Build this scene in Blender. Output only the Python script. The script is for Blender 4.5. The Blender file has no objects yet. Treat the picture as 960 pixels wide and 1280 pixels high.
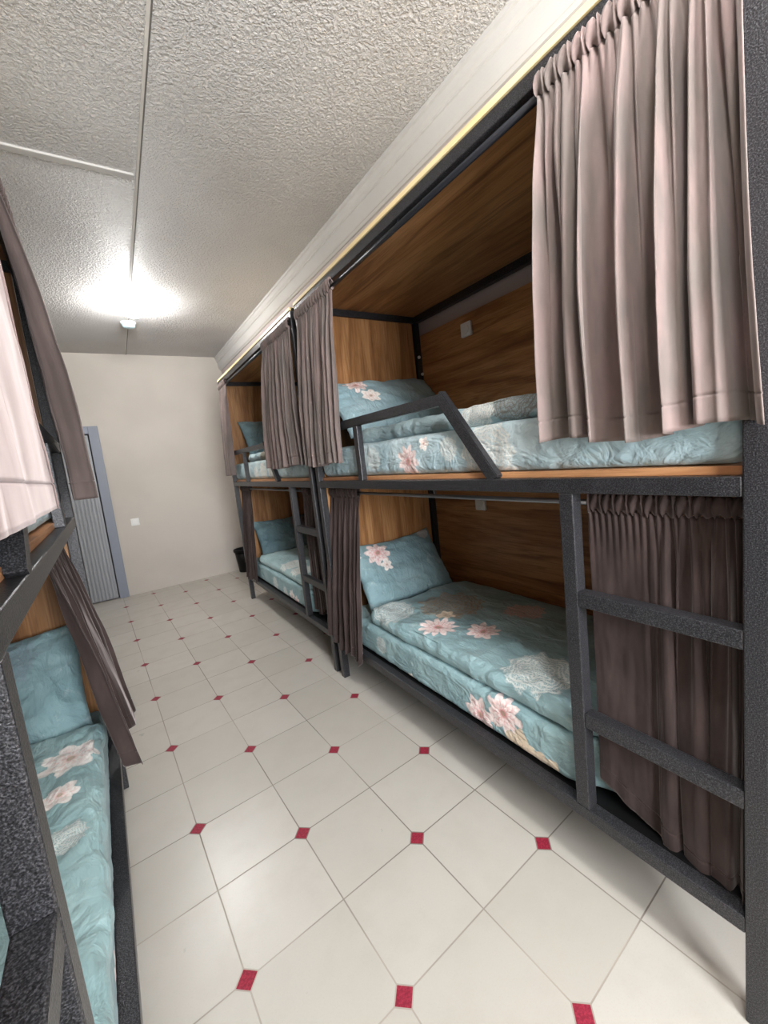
import bpy, bmesh, math, random
from math import sin, cos, pi, radians as R_
from mathutils import Vector, Matrix, noise, Euler

scene = bpy.context.scene
COL = scene.collection
random.seed(7)

# ------------------------------------------------------------------ helpers
def lin(r, g, b):
    f = lambda c: (c/255/12.92) if c/255 <= 0.04045 else ((c/255+0.055)/1.055)**2.4
    return (f(r), f(g), f(b), 1.0)

class NT:
    """small node-tree builder"""
    def __init__(s, name):
        s.m = bpy.data.materials.new(name); s.m.use_nodes = True
        s.t = s.m.node_tree; s.n = s.t.nodes; s.l = s.t.links
        s.b = s.n['Principled BSDF']; s.out = s.n['Material Output']
    def node(s, kind, **kw):
        n = s.n.new(kind)
        for k, v in kw.items():
            if k == 'inp':
                for i, x in v.items(): s.put(n.inputs[i], x)
            else: setattr(n, k, v)
        return n
    def put(s, sock, x):
        if hasattr(x, 'is_output'): s.l.new(x, sock)
        else: sock.default_value = x
    def math(s, op, a, b=0.0, c=0.0, clamp=False):
        n = s.n.new('ShaderNodeMath'); n.operation = op; n.use_clamp = clamp
        s.put(n.inputs[0], a); s.put(n.inputs[1], b)
        if len(n.inputs) > 2: s.put(n.inputs[2], c)
        return n.outputs[0]
    def mix(s, f, a, b, blend='MIX'):
        n = s.n.new('ShaderNodeMix'); n.data_type = 'RGBA'; n.blend_type = blend
        s.put(n.inputs[0], f); s.put(n.inputs[6], a); s.put(n.inputs[7], b)
        return n.outputs[2]
    def ramp(s, f, pts):
        n = s.n.new('ShaderNodeValToRGB'); e = n.color_ramp.elements
        while len(e) < len(pts): e.new(0.5)
        for i, (p, c) in enumerate(pts): e[i].position = p; e[i].color = c
        s.put(n.inputs[0], f); return n.outputs[0]
    def maprange(s, v, a, b, c=0.0, d=1.0):
        n = s.n.new('ShaderNodeMapRange'); n.interpolation_type = 'SMOOTHSTEP'
        s.put(n.inputs[0], v)
        for i, x in zip((1, 2, 3, 4), (a, b, c, d)): s.put(n.inputs[i], x)
        return n.outputs[0]
    def coord(s, which='Object'):
        return s.n.new('ShaderNodeTexCoord').outputs[which]
    def mapping(s, v, scale=(1, 1, 1), rot=(0, 0, 0), loc=(0, 0, 0)):
        n = s.n.new('ShaderNodeMapping'); s.put(n.inputs[0], v)
        n.inputs[1].default_value = loc; n.inputs[2].default_value = rot; n.inputs[3].default_value = scale
        return n.outputs[0]
    def noise(s, v, scale, detail=2.0, rough=0.5, dist=0.0, out=0):
        n = s.n.new('ShaderNodeTexNoise'); s.put(n.inputs['Vector'], v)
        n.inputs['Scale'].default_value = scale; n.inputs['Detail'].default_value = detail
        n.inputs['Roughness'].default_value = rough; n.inputs['Distortion'].default_value = dist
        return n.outputs[out]
    def voronoi(s, v, scale, feature='F1', out=0):
        n = s.n.new('ShaderNodeTexVoronoi'); n.feature = feature; s.put(n.inputs['Vector'], v)
        n.inputs['Scale'].default_value = scale
        return n.outputs[out]
    def bump(s, h, strength=0.3, dist=0.01, normal=None):
        n = s.n.new('ShaderNodeBump'); s.put(n.inputs['Height'], h)
        n.inputs['Strength'].default_value = strength; n.inputs['Distance'].default_value = dist
        if normal is not None: s.put(n.inputs['Normal'], normal)
        return n.outputs[0]
    def fin(s, color=None, rough=0.5, metal=0.0, spec=0.5, normal=None, sheen=0.0, sheen_tint=None, sheen_rough=0.4, coat=0.0):
        b = s.b.inputs
        if color is not None: s.put(b['Base Color'], color)
        s.put(b['Roughness'], rough); s.put(b['Metallic'], metal); b['Specular IOR Level'].default_value = spec
        if normal is not None: s.put(b['Normal'], normal)
        if sheen:
            b['Sheen Weight'].default_value = sheen; b['Sheen Roughness'].default_value = sheen_rough
            if sheen_tint: b['Sheen Tint'].default_value = sheen_tint
        if coat: b['Coat Weight'].default_value = coat; b['Coat Roughness'].default_value = 0.1
        return s.m

# ------------------------------------------------------------------ materials
def mat_plain(name, c, rough=0.5, metal=0.0, spec=0.5):
    t = NT(name)
    f = t.noise(t.coord(), 9.0, 3.0)
    k = t.mix(t.math('MULTIPLY', f, 0.12), c, (c[0]*0.6, c[1]*0.6, c[2]*0.6, 1))
    return t.fin(k, rough, metal, spec)

def mat_metal():
    t = NT('hammered_dark_metal'); v = t.coord()
    d = t.voronoi(v, 330.0, 'SMOOTH_F1'); n = t.noise(v, 420.0, 2.0, 0.6)
    h = t.math('ADD', d, t.math('MULTIPLY', n, 0.8))
    c = t.ramp(n, [(0.34, lin(27, 27, 29)), (0.5, lin(46, 46, 49)), (0.68, lin(84, 84, 88))])
    return t.fin(c, 0.34, 0.35, 0.5, t.bump(h, 0.32, 0.0018))

def mat_wood(name, axis, dark, mid, light, rough=0.42):
    """axis = direction of the grain"""
    t = NT(name); v = t.coord()
    s = [9.0, 9.0, 9.0]; s['xyz'.index(axis)] = 0.75
    m = t.mapping(v, tuple(s))
    warp = t.noise(m, 0.9, 3.0, 0.55, 0.4, out=1)
    mm = t.node('ShaderNodeVectorMath', operation='MULTIPLY_ADD')
    t.put(mm.inputs[0], warp); mm.inputs[1].default_value = (1.1, 1.1, 1.1); t.put(mm.inputs[2], m)
    big = t.noise(mm.outputs[0], 0.8, 4.0, 0.6, 1.6)
    s2 = [150.0, 150.0, 150.0]; s2['xyz'.index(axis)] = 5.0
    fine = t.noise(t.mapping(v, tuple(s2)), 1.0, 3.0, 0.65)
    s3 = [28.0, 28.0, 28.0]; s3['xyz'.index(axis)] = 1.6
    vein = t.noise(t.mapping(v, tuple(s3)), 1.0, 3.0, 0.6, 1.2)
    k = t.ramp(big, [(0.28, dark), (0.45, mid), (0.58, light), (0.75, mid)])
    k = t.mix(t.math('MULTIPLY', t.maprange(vein, 0.54, 0.72), 0.7), k, dark)
    k = t.mix(t.math('MULTIPLY', t.maprange(fine, 0.45, 0.68), 0.45), k, (dark[0]*0.8, dark[1]*0.8, dark[2]*0.8, 1))
    return t.fin(k, rough, 0.0, 0.4, t.bump(fine, 0.12, 0.001))

def mat_velvet(name, c, c2, tint):
    t = NT(name); v = t.coord()
    n = t.noise(t.mapping(v, (1, 1, .3)), 13.0, 4.0, 0.6); n2 = t.noise(v, 700.0, 1.0)
    k = t.mix(t.maprange(n, 0.35, 0.68), c, c2)
    k = t.mix(t.math('MULTIPLY', n2, 0.25), k, (c[0]*0.75, c[1]*0.75, c[2]*0.75, 1))
    return t.fin(k, 0.75, 0.0, 0.15, t.bump(n2, 0.12, 0.0006), 0.35, tint, 0.35)

# flower motif, shared by every printed textile
def flower_group():
    g = bpy.data.node_groups.new('flower_motif', 'ShaderNodeTree')
    I = lambda n, k: g.interface.new_socket(n, in_out='INPUT', socket_type=k)
    O = lambda n, k: g.interface.new_socket(n, in_out='OUTPUT', socket_type=k)
    I('UV', 'NodeSocketVector'); I('Center', 'NodeSocketVector'); I('Radius', 'NodeSocketFloat')
    I('Turn', 'NodeSocketFloat'); I('Petals', 'NodeSocketFloat'); I('Tip', 'NodeSocketColor'); I('Heart', 'NodeSocketColor'); I('Vein', 'NodeSocketColor')
    I('Background', 'NodeSocketColor'); O('Color', 'NodeSocketColor')
    N, L = g.nodes, g.links
    gi = N.new('NodeGroupInput'); go = N.new('NodeGroupOutput')
    def M(op, a, b=0.0, c=0.0):
        n = N.new('ShaderNodeMath'); n.operation = op
        for i, x in enumerate((a, b, c)):
            if hasattr(x, 'is_output'): L.new(x, n.inputs[i])
            else: n.inputs[i].default_value = x
        return n.outputs[0]
    def mixc(f, a, b):
        n = N.new('ShaderNodeMix'); n.data_type = 'RGBA'
        for i, x in ((0, f), (6, a), (7, b)):
            if hasattr(x, 'is_output'): L.new(x, n.inputs[i])
            else: n.inputs[i].default_value = x
        return n.outputs[2]
    def ss(v, a, b):
        n = N.new('ShaderNodeMapRange'); n.interpolation_type = 'SMOOTHSTEP'
        L.new(v, n.inputs[0]); n.inputs[1].default_value = a; n.inputs[2].default_value = b
        return n.outputs[0]
    sub = N.new('ShaderNodeVectorMath'); sub.operation = 'SUBTRACT'; L.new(gi.outputs['UV'], sub.inputs[0]); L.new(gi.outputs['Center'], sub.inputs[1])
    sx = N.new('ShaderNodeSeparateXYZ'); L.new(sub.outputs[0], sx.inputs[0])
    x, y = sx.outputs[0], sx.outputs[1]
    nz = N.new('ShaderNodeTexNoise'); L.new(gi.outputs['UV'], nz.inputs['Vector']); nz.inputs['Scale'].default_value = 24.0
    wob = M('MULTIPLY', M('SUBTRACT', nz.outputs[0], 0.5), 0.55)
    r = M('DIVIDE', M('SQRT', M('ADD', M('MULTIPLY', x, x), M('MULTIPLY', y, y))), gi.outputs['Radius'])
    th = M('ADD', M('ARCTAN2', y, x), gi.outputs['Turn'])
    def layer(scale, off):
        a = M('ABSOLUTE', M('COSINE', M('MULTIPLY', M('ADD', th, off), M('MULTIPLY', gi.outputs['Petals'], 0.5))))
        edge = M('MULTIPLY', M('ADD', M('ADD', 0.55, M('MULTIPLY', M('POWER', a, 0.8), 0.45)), wob), scale)
        q = M('DIVIDE', r, edge)
        return q, a
    col = gi.outputs['Background']
    for scale, off, br in ((1.0, 0.0, 0.0), (0.72, 0.45, 0.15), (0.45, 1.0, 0.3)):
        q, a = layer(scale, off)
        body = mixc(ss(q, 0.25, 0.95), gi.outputs['Heart'], gi.outputs['Tip'])
        body = mixc(M('MULTIPLY', M('SUBTRACT', 1.0, ss(a, 0.05, 0.45)), 0.75), body, gi.outputs['Vein'])
        body = mixc(M('MULTIPLY', ss(q, 0.86, 0.97), 0.35), body, gi.outputs['Vein'])
        mask = M('SUBTRACT', 1.0, ss(q, 0.97, 1.03))
        col = mixc(mask, col, body)
    core = M('SUBTRACT', 1.0, ss(r, 0.10, 0.16))
    col = mixc(M('MULTIPLY', core, 0.7), col, (0.35, 0.3, 0.2, 1))
    L.new(col, go.inputs['Color'])
    return g

def lace_group():
    g = bpy.data.node_groups.new('lace_motif', 'ShaderNodeTree')
    I = lambda n, k: g.interface.new_socket(n, in_out='INPUT', socket_type=k)
    I('UV', 'NodeSocketVector'); I('Center', 'NodeSocketVector'); I('Radius', 'NodeSocketFloat'); I('Ink', 'NodeSocketColor'); I('Fill', 'NodeSocketFloat')
    I('Background', 'NodeSocketColor'); g.interface.new_socket('Color', in_out='OUTPUT', socket_type='NodeSocketColor')
    N, L = g.nodes, g.links
    gi = N.new('NodeGroupInput'); go = N.new('NodeGroupOutput')
    def M(op, a, b=0.0, c=0.0):
        n = N.new('ShaderNodeMath'); n.operation = op
        for i, x in enumerate((a, b, c)):
            if hasattr(x, 'is_output'): L.new(x, n.inputs[i])
            else: n.inputs[i].default_value = x
        return n.outputs[0]
    def ss(v, a, b, c=0.0, d=1.0):
        n = N.new('ShaderNodeMapRange'); n.interpolation_type = 'SMOOTHSTEP'
        L.new(v, n.inputs[0])
        for i, q in zip((1, 2, 3, 4), (a, b, c, d)): n.inputs[i].default_value = q
        return n.outputs[0]
    sub = N.new('ShaderNodeVectorMath'); sub.operation = 'SUBTRACT'; L.new(gi.outputs['UV'], sub.inputs[0]); L.new(gi.outputs['Center'], sub.inputs[1])
    sx = N.new('ShaderNodeSeparateXYZ'); L.new(sub.outputs[0], sx.inputs[0]); x, y = sx.outputs[0], sx.outputs[1]
    nz = N.new('ShaderNodeTexNoise'); L.new(gi.outputs['UV'], nz.inputs['Vector']); nz.inputs['Scale'].default_value = 18.0; nz.inputs['Detail'].default_value = 3.0
    r = M('DIVIDE', M('SQRT', M('ADD', M('MULTIPLY', x, x), M('MULTIPLY', y, y))), gi.outputs['Radius'])
    th = M('ARCTAN2', y, x)
    rr = M('ADD', r, M('MULTIPLY', M('SUBTRACT', nz.outputs[0], 0.5), 0.5))
    rings = M('ABSOLUTE', M('SINE', M('ADD', M('MULTIPLY', rr, 24.0), M('MULTIPLY', M('SINE', M('MULTIPLY', th, 7.0)), 1.1))))
    vo = N.new('ShaderNodeTexVoronoi'); vo.feature = 'DISTANCE_TO_EDGE'; L.new(gi.outputs['UV'], vo.inputs['Vector']); vo.inputs['Scale'].default_value = 130.0
    lines = M('MAXIMUM', ss(rings, 0.75, 0.92), ss(vo.outputs[0], 0.02, 0.11, 1.0, 0.0))
    mask = ss(M('ADD', rr, M('MULTIPLY', M('ABSOLUTE', M('SINE', M('MULTIPLY', th, 6.0))), 0.16)), 0.95, 1.05, 1.0, 0.0)
    f = M('MULTIPLY', mask, M('ADD', M('MULTIPLY', lines, 0.6), gi.outputs['Fill']))
    mx = N.new('ShaderNodeMix'); mx.data_type = 'RGBA'; mx.clamp_factor = True
    L.new(f, mx.inputs[0]); L.new(gi.outputs['Background'], mx.inputs[6]); L.new(gi.outputs['Ink'], mx.inputs[7])
    L.new(mx.outputs[2], go.inputs['Color'])
    return g

FG, LG = flower_group(), lace_group()
PINK = (lin(244, 232, 228), lin(220, 150, 150), lin(200, 146, 146))
WHITE = (lin(246, 243, 238), lin(232, 200, 194), lin(214, 202, 196))
BEIGE = (lin(226, 210, 188), lin(222, 196, 168), lin(176, 150, 128))
TEAL, TEAL2 = lin(130, 160, 165), lin(150, 179, 183)
PALE, PALE2 = lin(160, 186, 194), lin(194, 212, 217)

def mat_print(name, motifs, base=TEAL, base2=TEAL2):
    """printed bed linen; motifs = ('f', u, v, radius, turn, petals, palette) / ('l', u, v, radius, ink, fill) in metres of cloth"""
    t = NT(name); uv = t.coord('UV')
    n = t.noise(uv, 3.2, 3.0, 0.55); k = t.mix(t.maprange(n, 0.35, 0.66), base, base2)
    vein = t.noise(uv, 9.0, 5.0, 0.7, 1.2)
    k = t.mix(t.math('MULTIPLY', t.maprange(vein, 0.57, 0.66), 0.25), k, lin(196, 206, 204))
    for m in motifs:
        if m[0] == 'f':
            n_ = t.n.new('ShaderNodeGroup'); n_.node_tree = FG
            t.put(n_.inputs['UV'], uv); n_.inputs['Center'].default_value = (m[1], m[2], 0); n_.inputs['Radius'].default_value = m[3]
            n_.inputs['Turn'].default_value = m[4]; n_.inputs['Petals'].default_value = m[5]
            for nm, c in zip(('Tip', 'Heart', 'Vein'), m[6]): n_.inputs[nm].default_value = c
        else:
            n_ = t.n.new('ShaderNodeGroup'); n_.node_tree = LG
            t.put(n_.inputs['UV'], uv); n_.inputs['Center'].default_value = (m[1], m[2], 0); n_.inputs['Radius'].default_value = m[3]
            n_.inputs['Ink'].default_value = m[4]; n_.inputs['Fill'].default_value = m[5]
        t.put(n_.inputs['Background'], k); k = n_.outputs[0]
    weave = t.noise(uv, 900.0, 1.0); cr = t.noise(uv, 15.0, 4.0, 0.6, 0.8)
    cr2 = t.noise(t.mapping(uv, (1, .45, 1), (0, 0, .6)), 13.0, 3.0, 0.55, 1.6); nb = t.bump(t.math('ADD', cr, t.math('MULTIPLY', cr2, 1.4)), 0.75, 0.014); nb = t.bump(weave, 0.1, 0.0006, nb)
    return t.fin(k, 0.62, 0.0, 0.3, nb, 0.12, (0.85, 0.95, 1, 1), 0.4)

def mat_floor():
    # tile grid: i, j are tile coordinates; the grid is turned 2.8 degrees against the bunks
    t = NT('cream_tiles_with_red_insets'); v = t.coord()
    S, TH = 0.30, R_(2.8); ox, oy = 1.442, 2.543
    sp = t.n.new('ShaderNodeSeparateXYZ'); t.put(sp.inputs[0], v); x, y = sp.outputs[0], sp.outputs[1]
    c, s_ = cos(TH), sin(TH)
    i = t.math('SUBTRACT', t.math('DIVIDE', t.math('ADD', t.math('MULTIPLY', x, c), t.math('MULTIPLY', y, s_)), S), ox)
    j = t.math('SUBTRACT', t.math('DIVIDE', t.math('ADD', t.math('MULTIPLY', x, -s_), t.math('MULTIPLY', y, c)), S), oy)
    ni, nj = t.math('ROUND', i), t.math('ROUND', j)
    di, dj = t.math('ABSOLUTE', t.math('SUBTRACT', i, ni)), t.math('ABSOLUTE', t.math('SUBTRACT', j, nj))
    par = t.math('PINGPONG', t.math('ADD', ni, nj), 1.0)            # 0 on even corners
    dm = t.math('ADD', di, dj)
    even = t.math('SUBTRACT', 1.0, par)
    red = t.math('MULTIPLY', t.math('LESS_THAN', dm, 0.097), even)
    ring = t.math('MULTIPLY', t.math('LESS_THAN', dm, 0.113), even)
    gl = t.math('MINIMUM', di, dj)
    wob = t.noise(v, 60.0, 2.0)
    grout = t.math('MAXIMUM', t.maprange(gl, 0.0045, 0.0085, 1.0, 0.0), ring)
    cell = t.n.new('ShaderNodeCombineXYZ'); t.put(cell.inputs[0], t.math('FLOOR', i)); t.put(cell.inputs[1], t.math('FLOOR', j))
    wn = t.n.new('ShaderNodeTexWhiteNoise'); t.put(wn.inputs['Vector'], cell.outputs[0])
    cloud = t.noise(v, 7.0, 4.0, 0.6)
    tile = t.mix(wn.outputs[0], lin(180, 176, 167), lin(189, 185, 177))
    tile = t.mix(t.math('MULTIPLY', t.maprange(cloud, 0.4, 0.7), 0.35), tile, lin(173, 168, 158))
    speck = t.noise(v, 240.0, 2.0, 0.6)
    tile = t.mix(t.math('MULTIPLY', t.maprange(speck, 0.5, 0.7), 0.18), tile, lin(168, 162, 148))
    dirt = t.noise(v, 1.3, 3.0)
    gc = t.mix(t.maprange(dirt, 0.38, 0.62), lin(120, 112, 104), lin(168, 160, 148))
    k = t.mix(grout, tile, gc)
    rn = t.noise(v, 160.0, 3.0, 0.7)
    rc = t.mix(t.maprange(rn, 0.4, 0.65), lin(122, 16, 42), lin(156, 40, 62))
    k = t.mix(red, k, rc)
    h = t.math('SUBTRACT', 1.0, t.math('MULTIPLY', t.math('SUBTRACT', grout, red), 1.0))
    ro = t.math('ADD', t.math('MULTIPLY', grout, 0.3), t.math('ADD', 0.24, t.math('MULTIPLY', cloud, 0.12)))
    nrm = t.bump(t.math('ADD', h, t.math('MULTIPLY', cloud, 0.4)), 0.25, 0.002)
    return t.fin(k, ro, 0.0, 0.5, nrm)

def mat_ceiling():
    t = NT('white_stucco'); v = t.coord()
    n = t.noise(v, 80.0, 3.0, 0.6, 0.25); d = t.voronoi(v, 95.0, 'SMOOTH_F1')
    h = t.math('ADD', t.maprange(n, 0.40, 0.66), t.math('MULTIPLY', d, -0.5))
    stain = t.noise(v, 1.1, 3.0)
    k = t.mix(t.maprange(stain, 0.35, 0.7), lin(210, 209, 208), lin(196, 194, 192))
    return t.fin(k, 0.55, 0.0, 0.35, t.bump(h, 0.75, 0.009))

def mat_wall(name, a, b):
    t = NT(name); v = t.coord()
    n = t.noise(v, 130.0, 3.0, 0.6); c = t.noise(v, 1.5, 3.0)
    k = t.mix(t.maprange(c, 0.35, 0.65), a, b)
    return t.fin(k, 0.75, 0.0, 0.25, t.bump(n, 0.15, 0.002))

def mat_emit(name, c, s):
    t = NT(name); t.fin(c, 0.4)
    t.b.inputs['Emission Color'].default_value = c; t.b.inputs['Emission Strength'].default_value = s
    return t.m

METAL = mat_metal()
W_END = mat_wood('oak_laminate_upright', 'z', lin(120, 79, 48), lin(160, 114, 72), lin(182, 136, 92))
W_LONG = mat_wood('oak_laminate_lengthwise', 'y', lin(112, 73, 43), lin(160, 112, 69), lin(182, 134, 88))
W_EDGE = mat_wood('plywood_edge', 'y', lin(164, 108, 70), lin(186, 130, 88), lin(202, 150, 106))
W_PALE = mat_wood('pale_board_edge', 'y', lin(222, 196, 140), lin(236, 214, 164), lin(242, 226, 184))
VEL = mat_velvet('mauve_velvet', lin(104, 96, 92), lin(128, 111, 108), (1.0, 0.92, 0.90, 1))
VELD = mat_velvet('mauve_velvet_shaded', lin(54, 45, 43), lin(72, 60, 58), (0.9, 0.80, 0.78, 1))  # mauve velvet copy with the lower bunks' shade put into its colour
VELM = mat_velvet('mauve_velvet_dim', lin(82, 72, 69), lin(96, 84, 81), (1.0, 0.91, 0.89, 1))  # same mauve velvet, colour dimmed for the less lit far curtain
VELP = mat_velvet('mauve_velvet_lit', lin(128, 110, 108), lin(142, 123, 120), (1.0, 0.88, 0.86, 1))  # same mauve velvet, window light put into the near curtain's colour
CHROME = mat_plain('steel_rod', lin(120, 122, 126), 0.3, 0.9)
BLACKROD = mat_plain('black_rod', lin(50, 52, 58), 0.35, 0.6)
WHITEP = mat_plain('white_plastic', lin(226, 226, 224), 0.4)
BLACKP = mat_plain('black_plastic', lin(9, 9, 10), 0.5, 0.0, 0.25)
DOORF = mat_plain('grey_door_paint', lin(126, 132, 146), 0.45)
DOORL = mat_plain('light_grey_door_laminate', lin(150, 153, 158), 0.4)
DARKG = mat_plain('dark_rubber', lin(30, 30, 32), 0.6)
FLOOR, CEIL = mat_floor(), mat_ceiling()
WALL = mat_wall('beige_wall_paint', lin(186, 180, 172), lin(193, 187, 179))
WALLW = mat_wall('lilac_white_wall_paint', lin(184, 173, 172), lin(189, 179, 177))
CORN = mat_wall('white_cornice_paint', lin(196, 195, 193), lin(190, 189, 187))

# ------------------------------------------------------------------ mesh helpers
def link(name, bm, mat, parent=None, smooth=False, loc=None, rot=None, angle=None):
    me = bpy.data.meshes.new(name); bmesh.ops.recalc_face_normals(bm, faces=bm.faces)
    bm.to_mesh(me); bm.free(); me.materials.append(mat)
    if smooth:
        for p in me.polygons: p.use_smooth = True
    o = bpy.data.objects.new(name, me); COL.objects.link(o)
    if parent is not None: o.parent = parent
    if loc is not None: o.location = loc
    if rot is not None: o.rotation_euler = rot
    return o

def box(bm, x0, x1, y0, y1, z0, z1, bev=0.0):
    b = bmesh.new(); bmesh.ops.create_cube(b, size=1.0)
    for v in b.verts:
        v.co = Vector((x0+(v.co.x+.5)*(x1-x0), y0+(v.co.y+.5)*(y1-y0), z0+(v.co.z+.5)*(z1-z0)))
    if bev: bmesh.ops.bevel(b, geom=list(b.edges), offset=bev, segments=2, affect='EDGES', profile=0.5)
    me = bpy.data.meshes.new('t'); b.to_mesh(me); b.free(); bm.from_mesh(me); bpy.data.meshes.remove(me)
    return bm

def bar(bm, p, q, w, d, up=(1, 0, 0), bev=0.003):
    """square tube from p to q; w across, d along 'up'"""
    p, q = Vector(p), Vector(q); ax = (q-p).normalized(); u = Vector(up); u = (u-ax*u.dot(ax)).normalized(); s = ax.cross(u)
    b = bmesh.new(); bmesh.ops.create_cube(b, size=1.0); L = (q-p).length
    if bev:
        for v in b.verts: v.co = Vector((v.co.x*w, v.co.y*d, v.co.z*L))
        bmesh.ops.bevel(b, geom=list(b.edges), offset=bev, segments=2, affect='EDGES')
    else:
        for v in b.verts: v.co = Vector((v.co.x*w, v.co.y*d, v.co.z*L))
    for v in b.verts: v.co = (p+q)/2 + s*v.co.x + u*v.co.y + ax*v.co.z
    me = bpy.data.meshes.new('t'); b.to_mesh(me); b.free(); bm.from_mesh(me); bpy.data.meshes.remove(me)
    return bm

def cyl(bm, p, q, r, seg=16, r2=None):
    p, q = Vector(p), Vector(q); ax = (q-p).normalized()
    m = Matrix.Translation((p+q)/2) @ ax.to_track_quat('Z', 'Y').to_matrix().to_4x4()
    bmesh.ops.create_cone(bm, cap_ends=True, segments=seg, radius1=r, radius2=r if r2 is None else r2, depth=(q-p).length, matrix=m)
    return bm

def lathe(bm, prof, c=(0, 0, 0), seg=40):
    rings = []
    for r, z in prof:
        rings.append([bm.verts.new((c[0]+r*cos(2*pi*k/seg), c[1]+r*sin(2*pi*k/seg), c[2]+z)) for k in range(seg)])
    for a, b in zip(rings, rings[1:]):
        for k in range(seg): bm.faces.new((a[k], a[(k+1) % seg], b[(k+1) % seg], b[k]))
    bm.faces.new(rings[0]); bm.faces.new(rings[-1])
    return bm

def tag(o, label, cat, group=None):
    o['label'] = label; o['category'] = cat
    if group: o['group'] = group
    return o

def empty(name, loc, rz=0.0):
    o = bpy.data.objects.new(name, None); COL.objects.link(o); o.location = loc; o.rotation_euler = (0, 0, rz); o.empty_display_size = 0.1
    return o

def struct(o):
    o['kind'] = 'structure'; return o

# ------------------------------------------------------------------ the room
H = 2.82; YE, YN, XL, XR = 5.74, -1.7, -1.16, 1.875
bm = bmesh.new(); box(bm, XL-.1, XR+.1, YN-.1, YE+.1, -0.1, 0.0); struct(link('floor', bm, FLOOR))
bm = bmesh.new(); box(bm, XL-.1, XR+.1, YN-.1, YE+.1, H, H+0.1); struct(link('ceiling', bm, CEIL))
bm = bmesh.new(); box(bm, XR, XR+.1, YN-.1, YE+.1, 0, H); struct(link('wall_right', bm, WALLW))
bm = bmesh.new(); box(bm, XL-.1, XL, YN-.1, YE+.1, 0, H); struct(link('wall_left', bm, WALL))
# end wall with the door opening
DX0, DX1, DZ = -0.98, -0.175, 1.93
bm = bmesh.new()
box(bm, XL, DX0-.02, YE, YE+.1, 0, H); box(bm, DX1+.02, XR, YE, YE+.1, 0, H); box(bm, DX0-.02, DX1+.02, YE, YE+.1, DZ+.02, H)
struct(link('wall_back', bm, WALL))
# near wall with a window behind the camera
WX0, WX1, WZ0, WZ1 = -0.35, 0.85, 0.95, 2.35
bm = bmesh.new()
box(bm, XL, WX0, YN-.1, YN, 0, H); box(bm, WX1, XR, YN-.1, YN, 0, H); box(bm, WX0, WX1, YN-.1, YN, 0, WZ0); box(bm, WX0, WX1, YN-.1, YN, WZ1, H)
struct(link('wall_front', bm, WALL))
bm = bmesh.new()
for a in ((WX0, WX0+.06, WZ0, WZ1), (WX1-.06, WX1, WZ0, WZ1), (WX0+.06, WX1-.06, WZ0, WZ0+.06), (WX0+.06, WX1-.06, WZ1-.06, WZ1), (.23, .27, WZ0+.06, WZ1-.06)):
    box(bm, a[0], a[1], YN-.09, YN-.03, a[2], a[3], 0.004)
win = struct(link('window_1', bm, WHITEP))
# joint strips on the ceiling
bm = bmesh.new(); box(bm, .312, .324, YN, YE, H-.004, H+.002, 0.0015)
struct(link('trim_1', bm, mat_wall('grey_joint_paint', lin(212, 210, 206), lin(204, 202, 198))))
bm = bmesh.new(); box(bm, XL, .304, 2.395, 2.435, H-.010, H+.002, 0.004); struct(link('trim_2', bm, CORN))
bm = bmesh.new(); box(bm, .324, .330, YN, YE, H-.002, H+.001); struct(link('trim_3', bm, mat_plain('joint_gap', lin(110, 108, 104), .8)))
# boxed beam above the right-hand bunks, slightly skewed, with a stepped cornice
def xb(y): return 1.425-0.0125*(y-1.0)
def sweep(prof, y0, y1, closed=True):
    bm = bmesh.new()
    A = [bm.verts.new((xb(y0)+dx, y0, z)) for dx, z in prof]; B = [bm.verts.new((xb(y1)+dx, y1, z)) for dx, z in prof]
    n = len(prof)
    for k in range(n): bm.faces.new((A[k], A[(k+1) % n], B[(k+1) % n], B[k]))
    bm.faces.new(A); bm.faces.new(B); return bm
struct(link('trim_4', sweep([(0, H), (0, 2.36), (.5, 2.36), (.5, H)], YN, YE), WALLW))
pr = [(0, H), (-.062, H), (-.062, H-.018), (-.054, H-.024), (-.050, H-.050), (-.040, H-.062), (-.040, H-.070), (-.034, H-.074)]
pr += [(-.034+.016*(1-cos(a*pi/16)), H-.076-.080*sin(a*pi/16)*1.0) for a in range(1, 9)] + [(-.010, H-.168), (0, H-.170)]
struct(link('trim_5', sweep(pr, YN, YE), CORN))

# door: casing and reeded leaf
d = empty('door_1', (0, YE, 0)); struct(d)
bm = bmesh.new()
for a in ((DX1, DX1+.095, 0, DZ+.085), (DX0-.095, DX0, 0, DZ+.085), (DX0, DX1, DZ, DZ+.085)):
    box(bm, a[0], a[1], -.022, 0.06, a[2], a[3], 0.004)
link('door_casing', bm, DOORF, d)
bm = bmesh.new()
box(bm, DX0+.02, DX1-.014, .012, .05, .012, DZ-.012)
nr = 21; w = (DX1-.03-DX0-.03)/nr
for k in range(nr):
    xx = DX0+.03+k*w
    box(bm, xx+.004, xx+w-.004, -.004, .014, .02, DZ-.02, 0.006)
link('door_leaf', bm, DOORL, d)
bm = bmesh.new(); box(bm, DX0, DX1, .051, .10, 0.0, DZ); link('door_stop', bm, DARKG, d)
bm = bmesh.new(); cyl(bm, (DX0+.09, 0.01, .98), (DX0+.09, -.045, .98), .011); cyl(bm, (DX0+.085, -.04, .98), (DX0+.21, -.04, .98), .009); cyl(bm, (DX0+.09, .012, .98), (DX0+.09, -.004, .98), .026)
link('door_handle', bm, CHROME, d, smooth=False)

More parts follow.
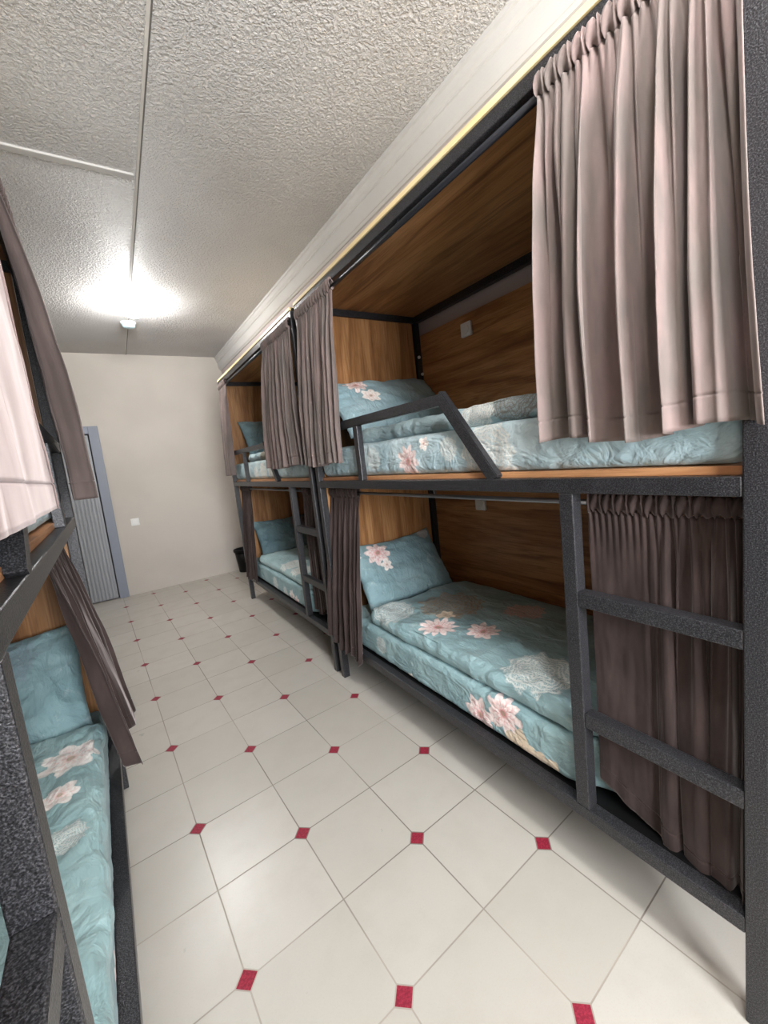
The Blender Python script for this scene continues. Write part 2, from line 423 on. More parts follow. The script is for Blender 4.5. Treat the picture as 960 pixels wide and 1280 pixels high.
# ------------------------------------------------------------------ fittings
def ceiling_lamp(x, y, label, power):
    t = empty('ceiling_lamp', (x, y, H)); tag(t, label, 'lamp')
    bm = bmesh.new(); lathe(bm, [(.070, 0), (.070, -.012), (.066, -.020), (.050, -.024)]); link('lamp_base', bm, WHITEP, t, True)
    bm = bmesh.new(); lathe(bm, [(.050, -.022), (.078, -.034), (.092, -.052)] + [(.094*cos(a*pi/16), -.060-.060*sin(a*pi/16)) for a in range(0, 8)])
    link('lamp_diffuser', bm, mat_emit('glowing_diffuser', (1.0, .985, .965, 1), power), t, True)
    return t
ceiling_lamp(.335, 4.08, 'round glowing ceiling lamp in front of the small smoke detector', 125.0)
ceiling_lamp(.38, -.05, 'round ceiling lamp above the aisle, outside the picture', 150.0)

t = empty('smoke_detector', (.325, 4.60, H)); tag(t, 'small pale smoke detector on the ceiling behind the bright lamp', 'smoke detector')
bm = bmesh.new(); lathe(bm, [(.064, 0), (.064, -.012), (.060, -.016)]); link('detector_base', bm, WHITEP, t, True)
bm = bmesh.new(); lathe(bm, [(.054, -.016), (.054, -.034), (.046, -.046), (.024, -.050)]); link('detector_cover', bm, mat_plain('bluish_white_plastic', lin(180, 208, 214), .4), t, True)

t = empty('light_switch', (.112, YE, .868)); tag(t, 'white square light switch on the wall beside the grey door', 'light switch')
bm = bmesh.new(); box(bm, -.043, .043, -.010, 0, -.043, .043, .003); link('switch_plate', bm, WHITEP, t)
bm = bmesh.new(); box(bm, -.030, .030, -.016, -.008, -.030, .030, .003); link('rocker', bm, WHITEP, t)

t = empty('waste_bin', (1.262, 5.60, 0)); tag(t, 'black plastic waste bin in the corner behind the far bunk', 'bin')
bm = bmesh.new(); lathe(bm, [(.080, 0), (.086, .004), (.112, .29), (.106, .29), (.082, .012)]); link('bin_body', bm, BLACKP, t, True)
bm = bmesh.new(); lathe(bm, [(.111, .270), (.124, .272), (.126, .300), (.120, .308), (.104, .308), (.104, .280)]); link('bin_rim', bm, BLACKP, t, True)

# ------------------------------------------------------------------ bunk beds
L, D, P = 2.02, 0.86, 0.04
Z0, Z1, ZM0, ZM1, ZT0, ZT1 = .225, .265, 1.19, 1.23, 2.18, 2.22
def bunk_bed(loc, rz, sx, label):
    t = empty('bunk_bed', loc, rz); tag(t, label, 'bunk bed', 'capsule bunk beds along the aisle')
    def part(name, boxes, mat, bev=0.003, parent=None):
        bm = bmesh.new()
        for x0, x1, y0, y1, z0, z1 in boxes:
            a, b = sorted((sx*x0, sx*x1)); box(bm, a, b, y0, y1, z0, z1, bev)
        return link(name, bm, mat, parent or t)
    for x0 in (0, D-P):
        for y0 in (0, L-P): part('post', [(x0, x0+P, y0, y0+P, 0, ZT1)], METAL)
    for nm, za, zb in (('base_rail', Z0, Z1), ('middle_rail', ZM0, ZM1), ('top_rail', ZT0, ZT1)):
        for x0 in (0, D-P): part(nm, [(x0+.0005, x0+P-.0005, P, L-P, za, zb)], METAL)
        for y0 in (0, L-P): part(nm.replace('rail', 'end_rail'), [(P, D-P, y0+.0005, y0+P-.0005, za, zb)], METAL)
    # ladder set into the front, towards the near end
    part('ladder_rail', [(.0005, P, .39, .43, Z1, ZM0)], METAL)
    for z in (.88, .525): part('ladder_rung', [(.0015, P-.001, P, .39, z, z+.042)], METAL)
    # guard rail of the upper bunk
    part('guard_post', [(.001, .031, 1.475, 1.515, ZM1, 1.492)], METAL)
    bm = bmesh.new(); bar(bm, (sx*.016, .875, 1.512), (sx*.016, L-P, 1.512), .04, .03, bev=.003); link('guard_rail', bm, METAL, t)
    bm = bmesh.new(); bar(bm, (sx*.0155, .655, ZM1-.004), (sx*.0155, .885, 1.530), .042, .029, bev=.003); link('guard_brace', bm, METAL, t)
    # boards
    part('bunk_base_board', [(.028, D-.005, P+.001, L-P-.001, ZM1, ZM1+.018)], W_EDGE, .001)
    part('lower_base_board', [(P+.001, D-P-.001, P+.001, L-P-.001, .246, .264)], BLACKP, .001)
    for y0 in (P*.5-.008, L-P*.5-.008):
        part('end_panel', [(P+.002, D-P-.012, y0, y0+.016, ZM1+.020, ZT0-.001)], W_END, .001)
        part('end_panel', [(P+.002, D-P-.012, y0, y0+.016, Z1+.001, ZM0-.001)], W_END, .001)
    part('back_panel', [(D-.001, D+.015, .01, L-.01, 1.252, 2.10)], W_LONG, .001)
    part('back_panel', [(D-.001, D+.015, .01, L-.01, .27, ZM0)], W_LONG, .001)
    part('bunk_underside', [(P+.001, D-P-.001, P+.001, L-P-.001, ZM1-.018, ZM1-.002)], W_LONG, .001)
    cn = part('canopy_board', [(-.004, D, 0, L, ZT1+.016, ZT1+.018)], W_PALE, .0005)
    part('canopy_edge', [(-.0045, .008, 0.001, L-.001, ZT1+.0005, ZT1+.0185)], W_PALE, .001, cn)
    part('canopy_ceiling', [(P+.001, D-P-.001, P+.001, L-P-.001, ZT1-.003, ZT1+.015)], W_LONG, .001, cn)
    for z, r_, xx, m in ((2.158, .010, .012, BLACKROD), (1.158, .008, .062, CHROME)):
        bm = bmesh.new(); cyl(bm, (sx*xx, P-.005, z), (sx*xx, L-P+.005, z), r_)
        rod = link('curtain_rod', bm, m, t, True)
        bm = bmesh.new()
        bm.free()
        for yy in (.36, 1.02, 1.66):
            bm = bmesh.new(); bar(bm, (sx*xx, yy, z), (sx*max(xx, .012), yy, ZT0+.004 if z > 2 else ZM1-.014), .008, .004, bev=.0)
            link('rod_hanger', bm, m, rod)
    for z in (2.01, 1.04-.06):
        s = part('power_socket', [(D-.022, D-.002, 1.50, 1.58, z-.04, z+.04)], WHITEP, .006)
        bm = bmesh.new(); cyl(bm, (sx*(D-.020), 1.54, z), (sx*(D-.026), 1.54, z), .027, 24); link('socket_well', bm, WHITEP, s)
    for y0, z in ((L-P*.5, 1.96), (L-P-.001, 1.85), (L-P*.5, 1.10)):
        bm = bmesh.new()
        if y0 == L-P*.5: cyl(bm, (sx*(D-P+.012), L-P+.002, z), (sx*(D-P+.012), L-P-.008, z), .010, 16)
        else: cyl(bm, (sx*(D-P*.3), L-P+.002, z), (sx*(D-P*.3), L-P-.008, z), .010, 16)
        link('bolt_cap', bm, WHITEP, t)
    return t

def copy_tree(o, parent=None):
    c = o.copy(); COL.objects.link(c); c.parent = parent
    for ch in list(o.children): copy_tree(ch, c)
    return c

X0, Y1, Y2 = .981, .239, 2.320
LB = Matrix.Translation((-.105, .13, 0)) @ Matrix.Rotation(R_(1.75), 4, 'Z')     # the bunk on the other side of the aisle
bedA = bunk_bed((X0, Y1, 0), 0, 1, 'dark metal bunk bed with two-rung ladder, nearest on the longer row')
bedB = copy_tree(bedA); bedB.location = (X0, Y2, 0); bedB['label'] = 'dark metal bunk bed beyond the first one, next to the black bin'
bedC = bunk_bed(LB.translation, R_(1.75), -1, 'dark metal bunk bed across the aisle, cut off by the picture edge')
FRAMES = {'A': (Matrix.Translation((X0, Y1, 0)), 1), 'B': (Matrix.Translation((X0, Y2, 0)), 1), 'C': (LB, -1)}
def place(o, bed):
    M, sx = FRAMES[bed]; o.matrix_world = M
    return o

# ------------------------------------------------------------------ soft goods (built in bed coordinates: x depth, y along, z up)
def sst(x, a, b):
    t = min(1, max(0, (x-a)/(b-a))); return t*t*(3-2*t)
def fbm(p, o=3):
    return noise.fractal(Vector(p), 0.6, 2.0, o)

def slab(name, mat, bed, x0, x1, y0, y1, z0, z1, rad, dent=None, wr=0.0, wf=8.0, seed=0.0, na=16, step=.012, edge_wr=0.0, bulge=0.0, endtaper=None, side_wr=0.0, topfn=None):
    """closed soft slab with rounded long edges; UV in metres unrolled from the top"""
    sx = FRAMES[bed][1]; w, h = x1-x0, z1-z0; rad = min(rad, h*.499, w*.49)
    # cross-section points (dx, dz, arc from top centre to the front)
    pts = []
    def add(x, z): pts.append((x, z))
    n_top = int(w/step); n_side = max(2, int((h-2*rad)/step)+1)
    for k in range(n_top+1): add(x1-rad-(w-2*rad)*k/n_top, z1)
    for k in range(1, na): a = k/na*pi/2; add(x0+rad-rad*sin(a), z1-rad+rad*cos(a))
    for k in range(n_side+1): add(x0, z1-rad-(h-2*rad)*k/n_side)
    for k in range(1, na): a = k/na*pi/2; add(x0+rad-rad*cos(a), z0+rad-rad*sin(a))
    for k in range(0, 13): add(x0+rad+(w-2*rad)*k/12, z0)
    for k in range(1, na): a = k/na*pi/2; add(x1-rad+rad*sin(a), z0+rad-rad*cos(a))
    for k in range(n_side+1): add(x1, z0+rad+(h-2*rad)*k/n_side)
    for k in range(1, na): a = k/na*pi/2; add(x1-rad+rad*cos(a), z1-rad+rad*sin(a))
    n = len(pts); arc = [0.0]
    for k in range(1, n+1):
        p, q = pts[k-1], pts[k % n]; arc.append(arc[-1]+math.hypot(p[0]-q[0], p[1]-q[1]))
    us = [x1-rad-a for a in arc]
    ny = int((y1-y0)/step); tp = endtaper if endtaper else rad
    ys = []
    m = 8
    for k in range(m): ys.append((y0+tp*(1-cos(k/m*pi/2)), sin(k/m*pi/2)))
    for k in range(ny+1): ys.append((y0+tp+(y1-y0-2*tp)*k/ny, 1.0))
    for k in range(m-1, -1, -1): ys.append((y1-tp*(1-cos(k/m*pi/2)), sin(k/m*pi/2)))
    bm = bmesh.new(); uvl = bm.loops.layers.uv.new('UVMap'); rows = []
    cx, cz = (x0+x1)/2, (z0+z1)/2
    for y, s in ys:
        row = []
        for k, (x, z) in enumerate(pts):
            # shrink the section by up to the end taper to round the ends
            sh = (1-s)*tp
            fx = max(0.02, (w-2*sh*.55)/w); fz = max(.02, (h-2*min(sh, h*.5)*.9)/h)
            X, Z = cx+(x-cx)*fx, cz+(z-cz)*fz
            t_ = (z-z0)/h; nx_ = -1 if x < x0+rad*.5 else (1 if x > x1-rad*.5 else 0)
            top = max(0.0, (z-(z1-rad))/rad) if rad else 0
            f = fbm((X*wf+seed, y*wf*.8, z*wf*.6+seed*2))
            if wr: Z += wr*f*max(0, top)**.5*(1 if x0+.02 < x < x1-.02 else .6)
            if topfn and top > 0: Z += topfn(x, y)*top
            if nx_ == -1:
                X -= bulge*sin(pi*min(1, max(0, t_)))
                if side_wr:
                    X -= side_wr*(noise.noise(Vector((y*22+z*6+seed, z*5, seed)))*.7+noise.noise(Vector((y*60+z*30, z*20, seed+3)))*.3)
                if edge_wr: X -= edge_wr*fbm((y*5+seed, z*3, seed)); Z += edge_wr*.6*fbm((y*6, seed+5, 0))*t_
            if dent: X += dent(y)*(x1-X)/w
            row.append(bm.verts.new((sx*X, y, Z)))
        rows.append(row)
    def face(vs, uv):
        f = bm.faces.new(vs)
        for lp, c in zip(f.loops, uv): lp[uvl].uv = c
    for a in range(len(rows)-1):
        for k in range(n):
            k2 = (k+1) % n
            face((rows[a][k], rows[a][k2], rows[a+1][k2], rows[a+1][k]), ((us[k], ys[a][0]), (us[k+1], ys[a][0]), (us[k+1], ys[a+1][0]), (us[k], ys[a+1][0])))
    for row, yy in ((rows[0], ys[0][0]), (rows[-1], ys[-1][0])):
        face(row, [(p[0], yy+ (z1-p[1])) for p in pts])
    o = link(name, bm, mat, smooth=True); place(o, bed)
    return o

def pillow(mat, bed, c, w, h, th, lean, yaw=0.0, roll=0.0, seed=0.0, hem=0.02):
    """c = middle of the lower edge (bed coordinates); leans back towards the far end"""
    sx = FRAMES[bed][1]; N, Mv = 56, 44
    bm = bmesh.new(); uvl = bm.loops.layers.uv.new('UVMap')
    rot = Euler((lean, roll, yaw)).to_matrix()
    def P(u, v, side):
        e = ((1-abs(u)**2.6)*(1-abs(v)**2.6)); t_ = th*.5*max(e, 0)**.55
        xx = u*w/2*(1-.055*(1-v*v)**1.0*abs(u)**4); zz = v*h/2*(1-.15*(1-u*u)*abs(v)**4)
        radial = math.atan2(v*h, u*w); ed = max(abs(u), abs(v))
        pk = noise.noise(Vector((radial*9+seed, side*3, seed)))*.010*ed**3*(1-ed**10)
        wrk = .010*fbm((u*3.2+v*1.6+seed, v*3.5+seed, side))+.004*noise.noise(Vector((u*13+v*3, v*2.5, seed)))*(1-v)*.5*(1-ed**8)
        yy = -side*(t_+pk+wrk)
        sag = .02*th/.12*(1-v)*.5*(1-u*u)
        return Vector((xx, yy, zz+h/2))
    us = [sin((k/N-.5)*pi) if False else (2*k/N-1) for k in range(N+1)]
    us = [math.copysign(abs(u)**.85, u) for u in us]
    vs = [2*k/Mv-1 for k in range(Mv+1)]; vs = [math.copysign(abs(v)**.85, v) for v in vs]
    cen = Vector(c); grid = {}
    for side in (1, -1):
        for i, u in enumerate(us):
            for j, v in enumerate(vs):
                if side == -1 and (i in (0, N) or j in (0, Mv)): grid[(side, i, j)] = grid[(1, i, j)]; continue
                p = rot @ P(u, v, side) + cen
                grid[(side, i, j)] = bm.verts.new((sx*p.x, p.y, p.z))
    for side in (1, -1):
        for i in range(N):
            for j in range(Mv):
                q = [(i, j), (i+1, j), (i+1, j+1), (i, j+1)]
                f = bm.faces.new([grid[(side,)+a] for a in q])
                for lp, (a, b) in zip(f.loops, q): lp[uvl].uv = (us[a]*w/2, vs[b]*h/2 + (0 if side == 1 else 2.0))
    o = link('pillow', bm, mat, smooth=True); place(o, bed)
    return o

def curtain(mat, bed, y_top, y_bot, z_top, z_bot, x, folds=6, amp=.026, seed=0.0, bulge=0.0, hem_fn=None, x_bot=None, label='', group='', flat=0.0):
    """gathered velvet curtain on a rod; y_top/y_bot = (near, far) extents at the rod and at the hem; fine gathers at the
    heading merge into a few broad knife-edged folds towards the hem"""
    sx = FRAMES[bed][1]; rnd = random.Random(int(seed*100)+3)
    NG = max(6, int((y_top[1]-y_top[0])*62)); NU = max(folds*44, NG*8)
    def pleats(n):
        wd = [rnd.uniform(.55, 1.6) for _ in range(n)]; tot = sum(wd); cum = [0]
        for q in wd: cum.append(cum[-1]+q/tot)
        return cum, [rnd.uniform(.5, 1.2) for _ in range(n+1)], [rnd.choice((-1, 1))*rnd.uniform(.3, 1.0) for _ in range(n)]
    big, mid = pleats(folds), pleats(int(folds*2.2)+1)
    def wave(pl, u):
        cum, am, sk = pl; n = len(sk)
        k = 0
        while k < n-1 and u > cum[k+1]: k += 1
        f = min(1, max(0, (u-cum[k])/(cum[k+1]-cum[k]))); a = am[k]*(1-f)+am[k+1]*f
        c = cos(2*pi*f); c = math.copysign(abs(c)**.7, c)
        return a*c, sk[k]*sin(2*pi*f)*(cum[k+1]-cum[k])
    bm = bmesh.new(); rows = []
    zhead = z_top-.046
    hemh = .052/(zhead-z_bot)
    ts = [k/50*(1-hemh-.008) for k in range(51)]+[1-hemh-.003, 1-hemh, 1-hemh+.003]+[1-hemh+.008+(hemh-.008)*k/5 for k in range(6)]
    def point(u, t):
        drift = .35/folds*noise.noise(Vector((u*folds*.5+seed, t*.9, seed)))*min(1, 8*u)*min(1, 8*(1-u))
        ub = min(1, max(0, u+drift*t))
        cb, yb = wave(big, ub); cm, ym = wave(mid, ub)
        wb = sst(t, -.1, .75); wm = (1-.55*sst(t, .25, 1.0))*sst(t, -.05, .22)
        fl = 1-flat*sst(u, .38, .62)
        y = (y_top[0]*(1-t)+y_bot[0]*t)*(1-u)+(y_top[1]*(1-t)+y_bot[1]*t)*u
        edge = min(1, 12*u)*min(1, 12*(1-u))
        y += (y_bot[1]-y_bot[0])*(yb*.26*wb+ym*.20*wm)*edge*fl
        hz = hem_fn(u) if hem_fn else 0.0
        z = zhead+(z_bot+hz-zhead)*t
        xx = x if x_bot is None else x*(1-t)+x_bot*t
        X = xx-bulge*sin(pi*t*.55)-amp*fl*(cb*wb+.42*cm*wm)
        X -= .005*fbm((u*5+seed, t*2.5, seed))*min(1, t*4)
        X -= .0045*math.exp(-t*16)*sin(2*pi*NG*u+seed)
        if abs(t-(1-hemh)) < 1e-6: X += .0035
        return (sx*X, y, z)
    for t in ts: rows.append([bm.verts.new(point(i/NU, t)) for i in range(NU+1)])
    for j in range(len(ts)-1):
        for i in range(NU): bm.faces.new((rows[j][i], rows[j][i+1], rows[j+1][i+1], rows[j+1][i]))
    o = link('curtain', bm, mat, smooth=True); place(o, bed)
    sd = o.modifiers.new('thickness', 'SOLIDIFY'); sd.thickness = .0022; sd.offset = 0
    # gathered heading, wrapped round the rod
    bm = bmesh.new(); NA = 10; NUH = NG*9; rings = []
    for i in range(NUH+1):
        u = i/NUH; y = y_top[0]*(1-u)+y_top[1]*u
        gph = 2*pi*NG*u+seed; ring = []
        for a in range(NA):
            an = 2*pi*a/NA
            r1 = .0145+.0035*sin(gph+1.1*sin(an))+.0035*noise.noise(Vector((u*folds*7, an, seed)))
            ring.append(bm.verts.new((sx*(x+r1*cos(an)*.95), y+.004*sin(gph*.5+an), zhead+.024+r1*1.75*sin(an))))
        rings.append(ring)
    for i in range(NUH):
        for a in range(NA): bm.faces.new((rings[i][a], rings[i][(a+1) % NA], rings[i+1][(a+1) % NA], rings[i+1][a]))
    hd = link('curtain_heading', bm, mat, o, smooth=True)
    tag(o, label, 'curtain', group)
    return o

# ---- linen of the lower bunk in the near bed
GOLD, LACE = lin(150, 136, 116), lin(232, 232, 226)
m_matt_A = mat_print('printed_sheet_low', [('f', .05-.11, .85, .075, .3, 7, PINK), ('f', .05-.045, .73, .080, .9, 9, PINK), ('f', .05-.14, .66, .070, .1, 5, BEIGE), ('f', .05-.16, .56, .06, 2.0, 5, BEIGE), ('l', .05-.07, 1.55, .05, LACE, .05), ('f', -.1, 1.30, .03, .3, 6, WHITE)])
mA = slab('mattress', m_matt_A, 'A', .040, .815, .045, 1.975, .268, .426, .03, dent=lambda y: .058*(1-sst(y, .36, .50)), wr=.004, seed=1.0, side_wr=.004)
tag(mA, 'mattress in floral teal sheet on the lower bunk of the nearest longer-row bed', 'mattress', 'bunk mattresses')
m_duv_A = mat_print('printed_duvet_low', [('l', .40, 1.38, .19, GOLD, .38), ('f', .28, 1.29, .05, 1.0, 6, BEIGE), ('f', .17, 1.22, .095, .2, 11, PINK), ('f', .28, 1.04, .080, .7, 9, PINK), ('l', .58, 1.05, .11, lin(214, 176, 168), .25), ('l', .17, .66, .14, LACE, .12), ('l', .14, 1.55, .13, LACE, .04), ('f', .47, .50, .07, .5, 8, PINK)])
dA = slab('duvet', m_duv_A, 'A', .050, .790, .055, 1.68, .427, .512, .040, dent=lambda y: .058*(1-sst(y, .36, .50)), wr=.011, wf=7.0, seed=4.0, edge_wr=.012, topfn=lambda x, y: -.02*max(0, (x-.5)/.3))
tag(dA, 'teal duvet with pink flowers spread on the lower bunk in the middle', 'duvet', 'bunk duvets')
m_pil_A = mat_print('printed_pillow_low', [('f', -.16, .12, .085, .3, 8, PINK), ('f', -.135, .03, .04, .9, 5, WHITE), ('l', -.31, .15, .05, LACE, .4), ('l', .25, .19, .05, lin(200, 190, 188), .2)], lin(122, 151, 158), lin(138, 166, 172))
pA = pillow(m_pil_A, 'A', (.440, 1.74, .425), .65, .46, .15, R_(-34), seed=2.0)
tag(pA, 'teal pillow with a pink flower leaning in the lower bunk in the middle', 'pillow', 'bunk pillows')

# ---- linen of the upper bunk in the near bed
m_matt_AU = mat_print('printed_sheet_high', [('f', .03-.085, 1.13, .072, .3, 9, PINK), ('l', .03-.08, .70, .12, LACE, .22), ('l', .03-.05, .88, .05, LACE, .15), ('f', .03-.02, 1.02, .03, .4, 5, WHITE), ('l', .03-.06, 1.40, .06, LACE, .05)], PALE, PALE2)
mAU = slab('mattress', m_matt_AU, 'A', .034, .815, .045, 1.975, 1.250, 1.405, .028, wr=.004, seed=7.0, side_wr=.005, bulge=.006)
tag(mAU, 'mattress in pale blue sheet behind the slanted guard rail of the nearest upper bunk', 'mattress', 'bunk mattresses')
m_duv_AU = mat_print('printed_duvet_high', [('l', .10, .62, .11, lin(120, 112, 104), .25), ('l', .06, .78, .08, LACE, .3), ('l', .12, .42, .1, LACE, .25)], lin(144, 168, 174), lin(172, 194, 199))
dAU = slab('duvet', m_duv_AU, 'A', .075, .800, .06, 1.66, 1.402, 1.478, .036, wr=.008, seed=9.0, edge_wr=.012, side_wr=.006)
tag(dAU, 'crumpled pale blue duvet edge on the nearest upper bunk above its mattress', 'duvet', 'bunk duvets')
m_pil_AU = mat_print('printed_pillow_high', [('f', -.20, .14, .075, .3, 8, PINK), ('f', -.16, .02, .06, .9, 6, WHITE)], PALE, lin(138, 166, 175))
pAU = pillow(m_pil_AU, 'A', (.490, 1.70, 1.465), .80, .46, .15, R_(-42), roll=R_(-3), seed=5.0)
tag(pAU, 'pale blue pillow with pink flowers at the head of the nearest upper bunk', 'pillow', 'bunk pillows')

# ---- linen of the far bed
m_matt_B = mat_print('printed_sheet_far_low', [('f', -.07, .80, .06, .3, 7, WHITE), ('f', -.10, .70, .06, .9, 8, PINK), ('l', -.05, 1.2, .07, LACE, .2), ('l', -.08, .95, .06, LACE, .2)])
mB = slab('mattress', m_matt_B, 'B', .040, .815, .045, 1.975, .268, .426, .03, dent=lambda y: .055*(1-sst(y, .32, .45)), wr=.004, seed=11.0, side_wr=.004, step=.018)
tag(mB, 'mattress in floral teal sheet on the lower bunk beside the black bin', 'mattress', 'bunk mattresses')
m_duv_B = mat_print('printed_duvet_far_low', [('l', .15, 1.0, .13, LACE, .3), ('l', .15, .75, .12, LACE, .35), ('f', .3, .8, .08, .3, 8, PINK)], TEAL2, lin(170, 197, 200))
dB = slab('duvet', m_duv_B, 'B', .050, .790, .055, 1.68, .427, .505, .038, dent=lambda y: .055*(1-sst(y, .32, .45)), wr=.011, seed=14.0, edge_wr=.012, step=.018)
tag(dB, 'teal duvet with white lace print on the lower bunk beside the black bin', 'duvet', 'bunk duvets')
pB = pillow(mat_print('printed_pillow_far_low', [('l', .14, .10, .10, lin(150, 130, 140), .25)], lin(114, 144, 153), lin(128, 158, 165)), 'B', (.440, 1.74, .425), .65, .46, .15, R_(-36), seed=12.0)
tag(pB, 'teal pillow in the lower bunk beside the black bin', 'pillow', 'bunk pillows')
m_matt_BU = mat_print('printed_sheet_far_high', [('l', -.05, 1.05, .09, LACE, .45), ('l', -.04, .85, .08, LACE, .4), ('l', -.06, 1.25, .07, LACE, .3)], PALE, lin(206, 222, 222))
mBU = slab('mattress', m_matt_BU, 'B', .034, .815, .045, 1.975, 1.250, 1.405, .028, wr=.004, seed=17.0, side_wr=.005, bulge=.006, step=.018)
tag(mBU, 'mattress in pale lace sheet on the upper bunk above the black bin', 'mattress', 'bunk mattresses')
m_duv_BU = mat_print('printed_duvet_far_high', [('l', .05, 1.15, .1, lin(140, 126, 100), .4), ('l', .05, .9, .1, LACE, .4)], PALE, PALE2)
dBU = slab('duvet', m_duv_BU, 'B', .075, .800, .06, 1.66, 1.402, 1.478, .036, wr=.008, seed=19.0, edge_wr=.012, side_wr=.006, step=.018)
tag(dBU, 'pale crumpled duvet edge on the upper bunk above the black bin', 'duvet', 'bunk duvets')
pBU = pillow(mat_print('printed_pillow_far_high', [('f', .2, .1, .06, .2, 7, WHITE)], lin(120, 148, 158), lin(136, 164, 172)), 'B', (.470, 1.72, 1.455), .70, .46, .15, R_(-36), seed=15.0)
tag(pBU, 'blue pillow at the head of the upper bunk above the black bin', 'pillow', 'bunk pillows')

# ---- linen of the bed across the aisle
m_matt_C = mat_print('printed_sheet_across_low', [('f', -.1, .9, .06, .3, 7, PINK)])
mC = slab('mattress', m_matt_C, 'C', .035, .815, .045, 1.975, .268, .410, .03, wr=.004, seed=21.0, side_wr=.004)
tag(mC, 'mattress in teal sheet on the lower bunk across the aisle', 'mattress', 'bunk mattresses')
m_duv_C = mat_print('printed_duvet_across_low', [('f', .105, 1.47, .088, .4, 7, WHITE), ('f', .12, 1.28, .05, .9, 6, WHITE), ('l', .10, 1.1, .05, LACE, .1)], lin(142, 174, 177), lin(158, 188, 190))
dC = slab('duvet', m_duv_C, 'C', .022, .790, .055, 1.68, .410, .510, .045, wr=.011, seed=24.0, edge_wr=.010)
tag(dC, 'teal duvet with one white flower on the lower bunk across the aisle', 'duvet', 'bunk duvets')
pC = pillow(mat_print('printed_pillow_across_low', [('l', -.1, .12, .1, lin(140, 160, 170), .2)], lin(126, 158, 164), lin(144, 174, 179)), 'C', (.375, 1.70, .43), .65, .46, .15, R_(-34), seed=22.0)
tag(pC, 'plain teal pillow standing behind the white flower across the aisle', 'pillow', 'bunk pillows')
m_matt_CU = mat_print('printed_sheet_across_high', [], PALE, PALE2)
mCU = slab('mattress', m_matt_CU, 'C', .036, .815, .045, 1.975, 1.250, 1.405, .028, wr=.004, seed=27.0, side_wr=.005, step=.018)
tag(mCU, 'mattress in pale blue sheet on the upper bunk across the aisle', 'mattress', 'bunk mattresses')

# ------------------------------------------------------------------ curtains
G1 = 'velvet bunk curtains'
curtain(VEL, 'A', (.034, .415), (-.012, .424), 2.190, 1.325, -.004, 6, .040, 1.3, .026, hem_fn=lambda u: .012*sin(u*9), label='large pale mauve velvet curtain hanging at the near end of the upper bunk', group=G1, x_bot=-.012)
curtain(VEL, 'A', (1.545, 1.985), (1.600, 2.030), 2.185, 1.322, -.004, 8, .024, 2.1, .020, hem_fn=lambda u: .008*sin(u*7), label='mauve velvet curtain drawn to the head end of the nearest upper bunk', group=G1, x_bot=-.014)
curtain(VELD, 'A', (.052, .385), (.050, .388), 1.182, .300, .062, 7, .030, 3.4, .0, hem_fn=lambda u: -.06+.15*max(0, u-.35), label='shade-darkened mauve velvet curtain hanging behind the nearest ladder', group=G1, flat=1.0)
curtain(VELD, 'A', (1.640, 1.975), (1.690, 2.030), 1.182, .205, .062, 6, .022, 4.2, .0, hem_fn=lambda u: .02*sin(u*8)+.06*u, label='shade-darkened mauve velvet curtain at the head end of the middle lower bunk', group=G1, x_bot=-.018)
curtain(VEL, 'B', (.030, .560), (-.02, .640), 2.185, 1.330, -.004, 7, .026, 5.2, .020, hem_fn=lambda u: .008*sin(u*7), label='mauve velvet curtain at the near end of the upper bunk beyond the first bed', group=G1, x_bot=-.014)
curtain(VEL, 'B', (1.700, 1.985), (1.750, 2.040), 2.185, 1.300, -.004, 6, .020, 6.2, .020, label='pale narrow velvet curtain at the far end, above the black bin', group=G1, x_bot=-.014)
curtain(VELD, 'B', (.055, .330), (.060, .340), 1.182, .330, .062, 7, .018, 7.2, .0, hem_fn=lambda u: .04*sin(u*6), label='shade-darkened mauve velvet curtain behind the ladder of the bed beyond', group=G1)
curtain(VELD, 'B', (1.640, 1.965), (1.640, 1.99), 1.182, .250, .062, 7, .016, 8.2, .0, hem_fn=lambda u: .02*sin(u*6), label='shade-darkened mauve velvet curtain beside the black bin', group=G1, x_bot=.0)
curtain(VELP, 'C', (.03, .80), (.02, .97), 2.190, 1.308, -.004, 3, .005, 9.2, .012, label='mauve velvet curtain in a lit tone at the picture edge on the bunk across the aisle', group=G1, x_bot=-.012)
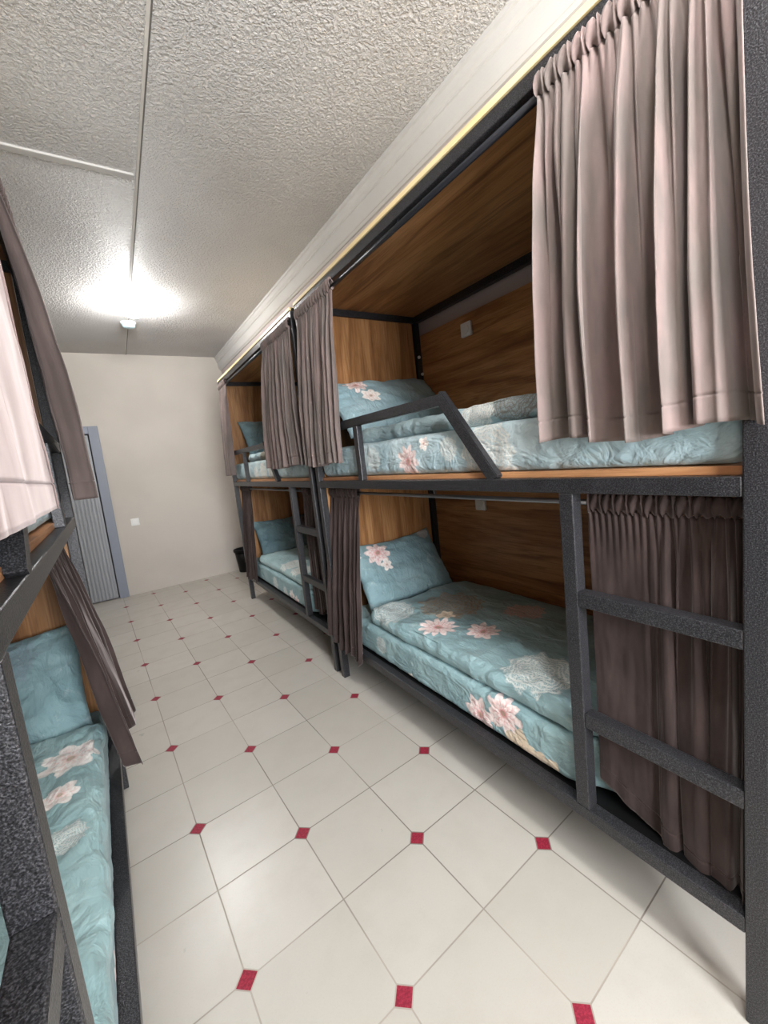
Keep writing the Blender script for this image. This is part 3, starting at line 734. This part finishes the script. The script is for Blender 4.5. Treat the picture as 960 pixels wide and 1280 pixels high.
curtain(VELM, 'C', (1.20, 1.985), (1.36, 2.02), 2.190, 1.310, -.004, 5, .028, 10.2, .030, label='grey mauve velvet curtain hanging before the door on the upper bunk across the aisle', group=G1, x_bot=-.030)
curtain(VELD, 'C', (1.42, 1.975), (1.45, 1.92), 1.182, .395, .062, 3, .028, 11.2, .0, hem_fn=lambda u: .03*sin(u*5), label='shade-darkened mauve velvet curtain hanging low across the aisle beside the teal pillow', group=G1, x_bot=-.042)

# ------------------------------------------------------------------ camera, sky, exposure
cam = bpy.data.cameras.new('camera'); co = bpy.data.objects.new('camera', cam); COL.objects.link(co)
yaw, pit, rol = R_(32.866), R_(6.84), R_(-6.312)
F = Vector((sin(yaw)*cos(pit), cos(yaw)*cos(pit), -sin(pit))); Rv = Vector((cos(yaw), -sin(yaw), 0)); U = Rv.cross(F)
R2 = cos(rol)*Rv+sin(rol)*U; U2 = -sin(rol)*Rv+cos(rol)*U
mw = Matrix((R2, U2, -F)).transposed().to_4x4(); mw.translation = (0, 0, 1.346); co.matrix_world = mw
cam.sensor_fit = 'VERTICAL'; cam.sensor_height = 36.0; cam.lens = 512.364*36.0/1280
cam.shift_x = -.003013; cam.shift_y = -.00877; cam.clip_start = .01
scene.camera = co

w = bpy.data.worlds.new('sky'); scene.world = w; w.use_nodes = True
bg = w.node_tree.nodes['Background']
sky = w.node_tree.nodes.new('ShaderNodeTexSky'); sky.sky_type = 'NISHITA'; sky.sun_disc = False; sky.sun_elevation = R_(40); sky.sun_rotation = R_(60)
w.node_tree.links.new(sky.outputs[0], bg.inputs[0]); bg.inputs[1].default_value = 0.35
al = bpy.data.lights.new('window_daylight', 'AREA'); al.shape = 'RECTANGLE'; al.size = 1.1; al.size_y = 1.3; al.energy = 105; al.color = (.98, .99, 1.0)
ao = bpy.data.objects.new('window_daylight', al); COL.objects.link(ao); ao.location = (.25, YN-.16, 1.65); ao.rotation_euler = (R_(90), 0, 0)

vs = scene.view_settings; scene.display_settings.display_device = 'sRGB'
vs.view_transform = 'Standard'; vs.look = 'None'; vs.gamma = 1.0; vs.use_curve_mapping = False; vs.exposure = 0.95
scene.cycles.max_bounces = 8; scene.cycles.diffuse_bounces = 5
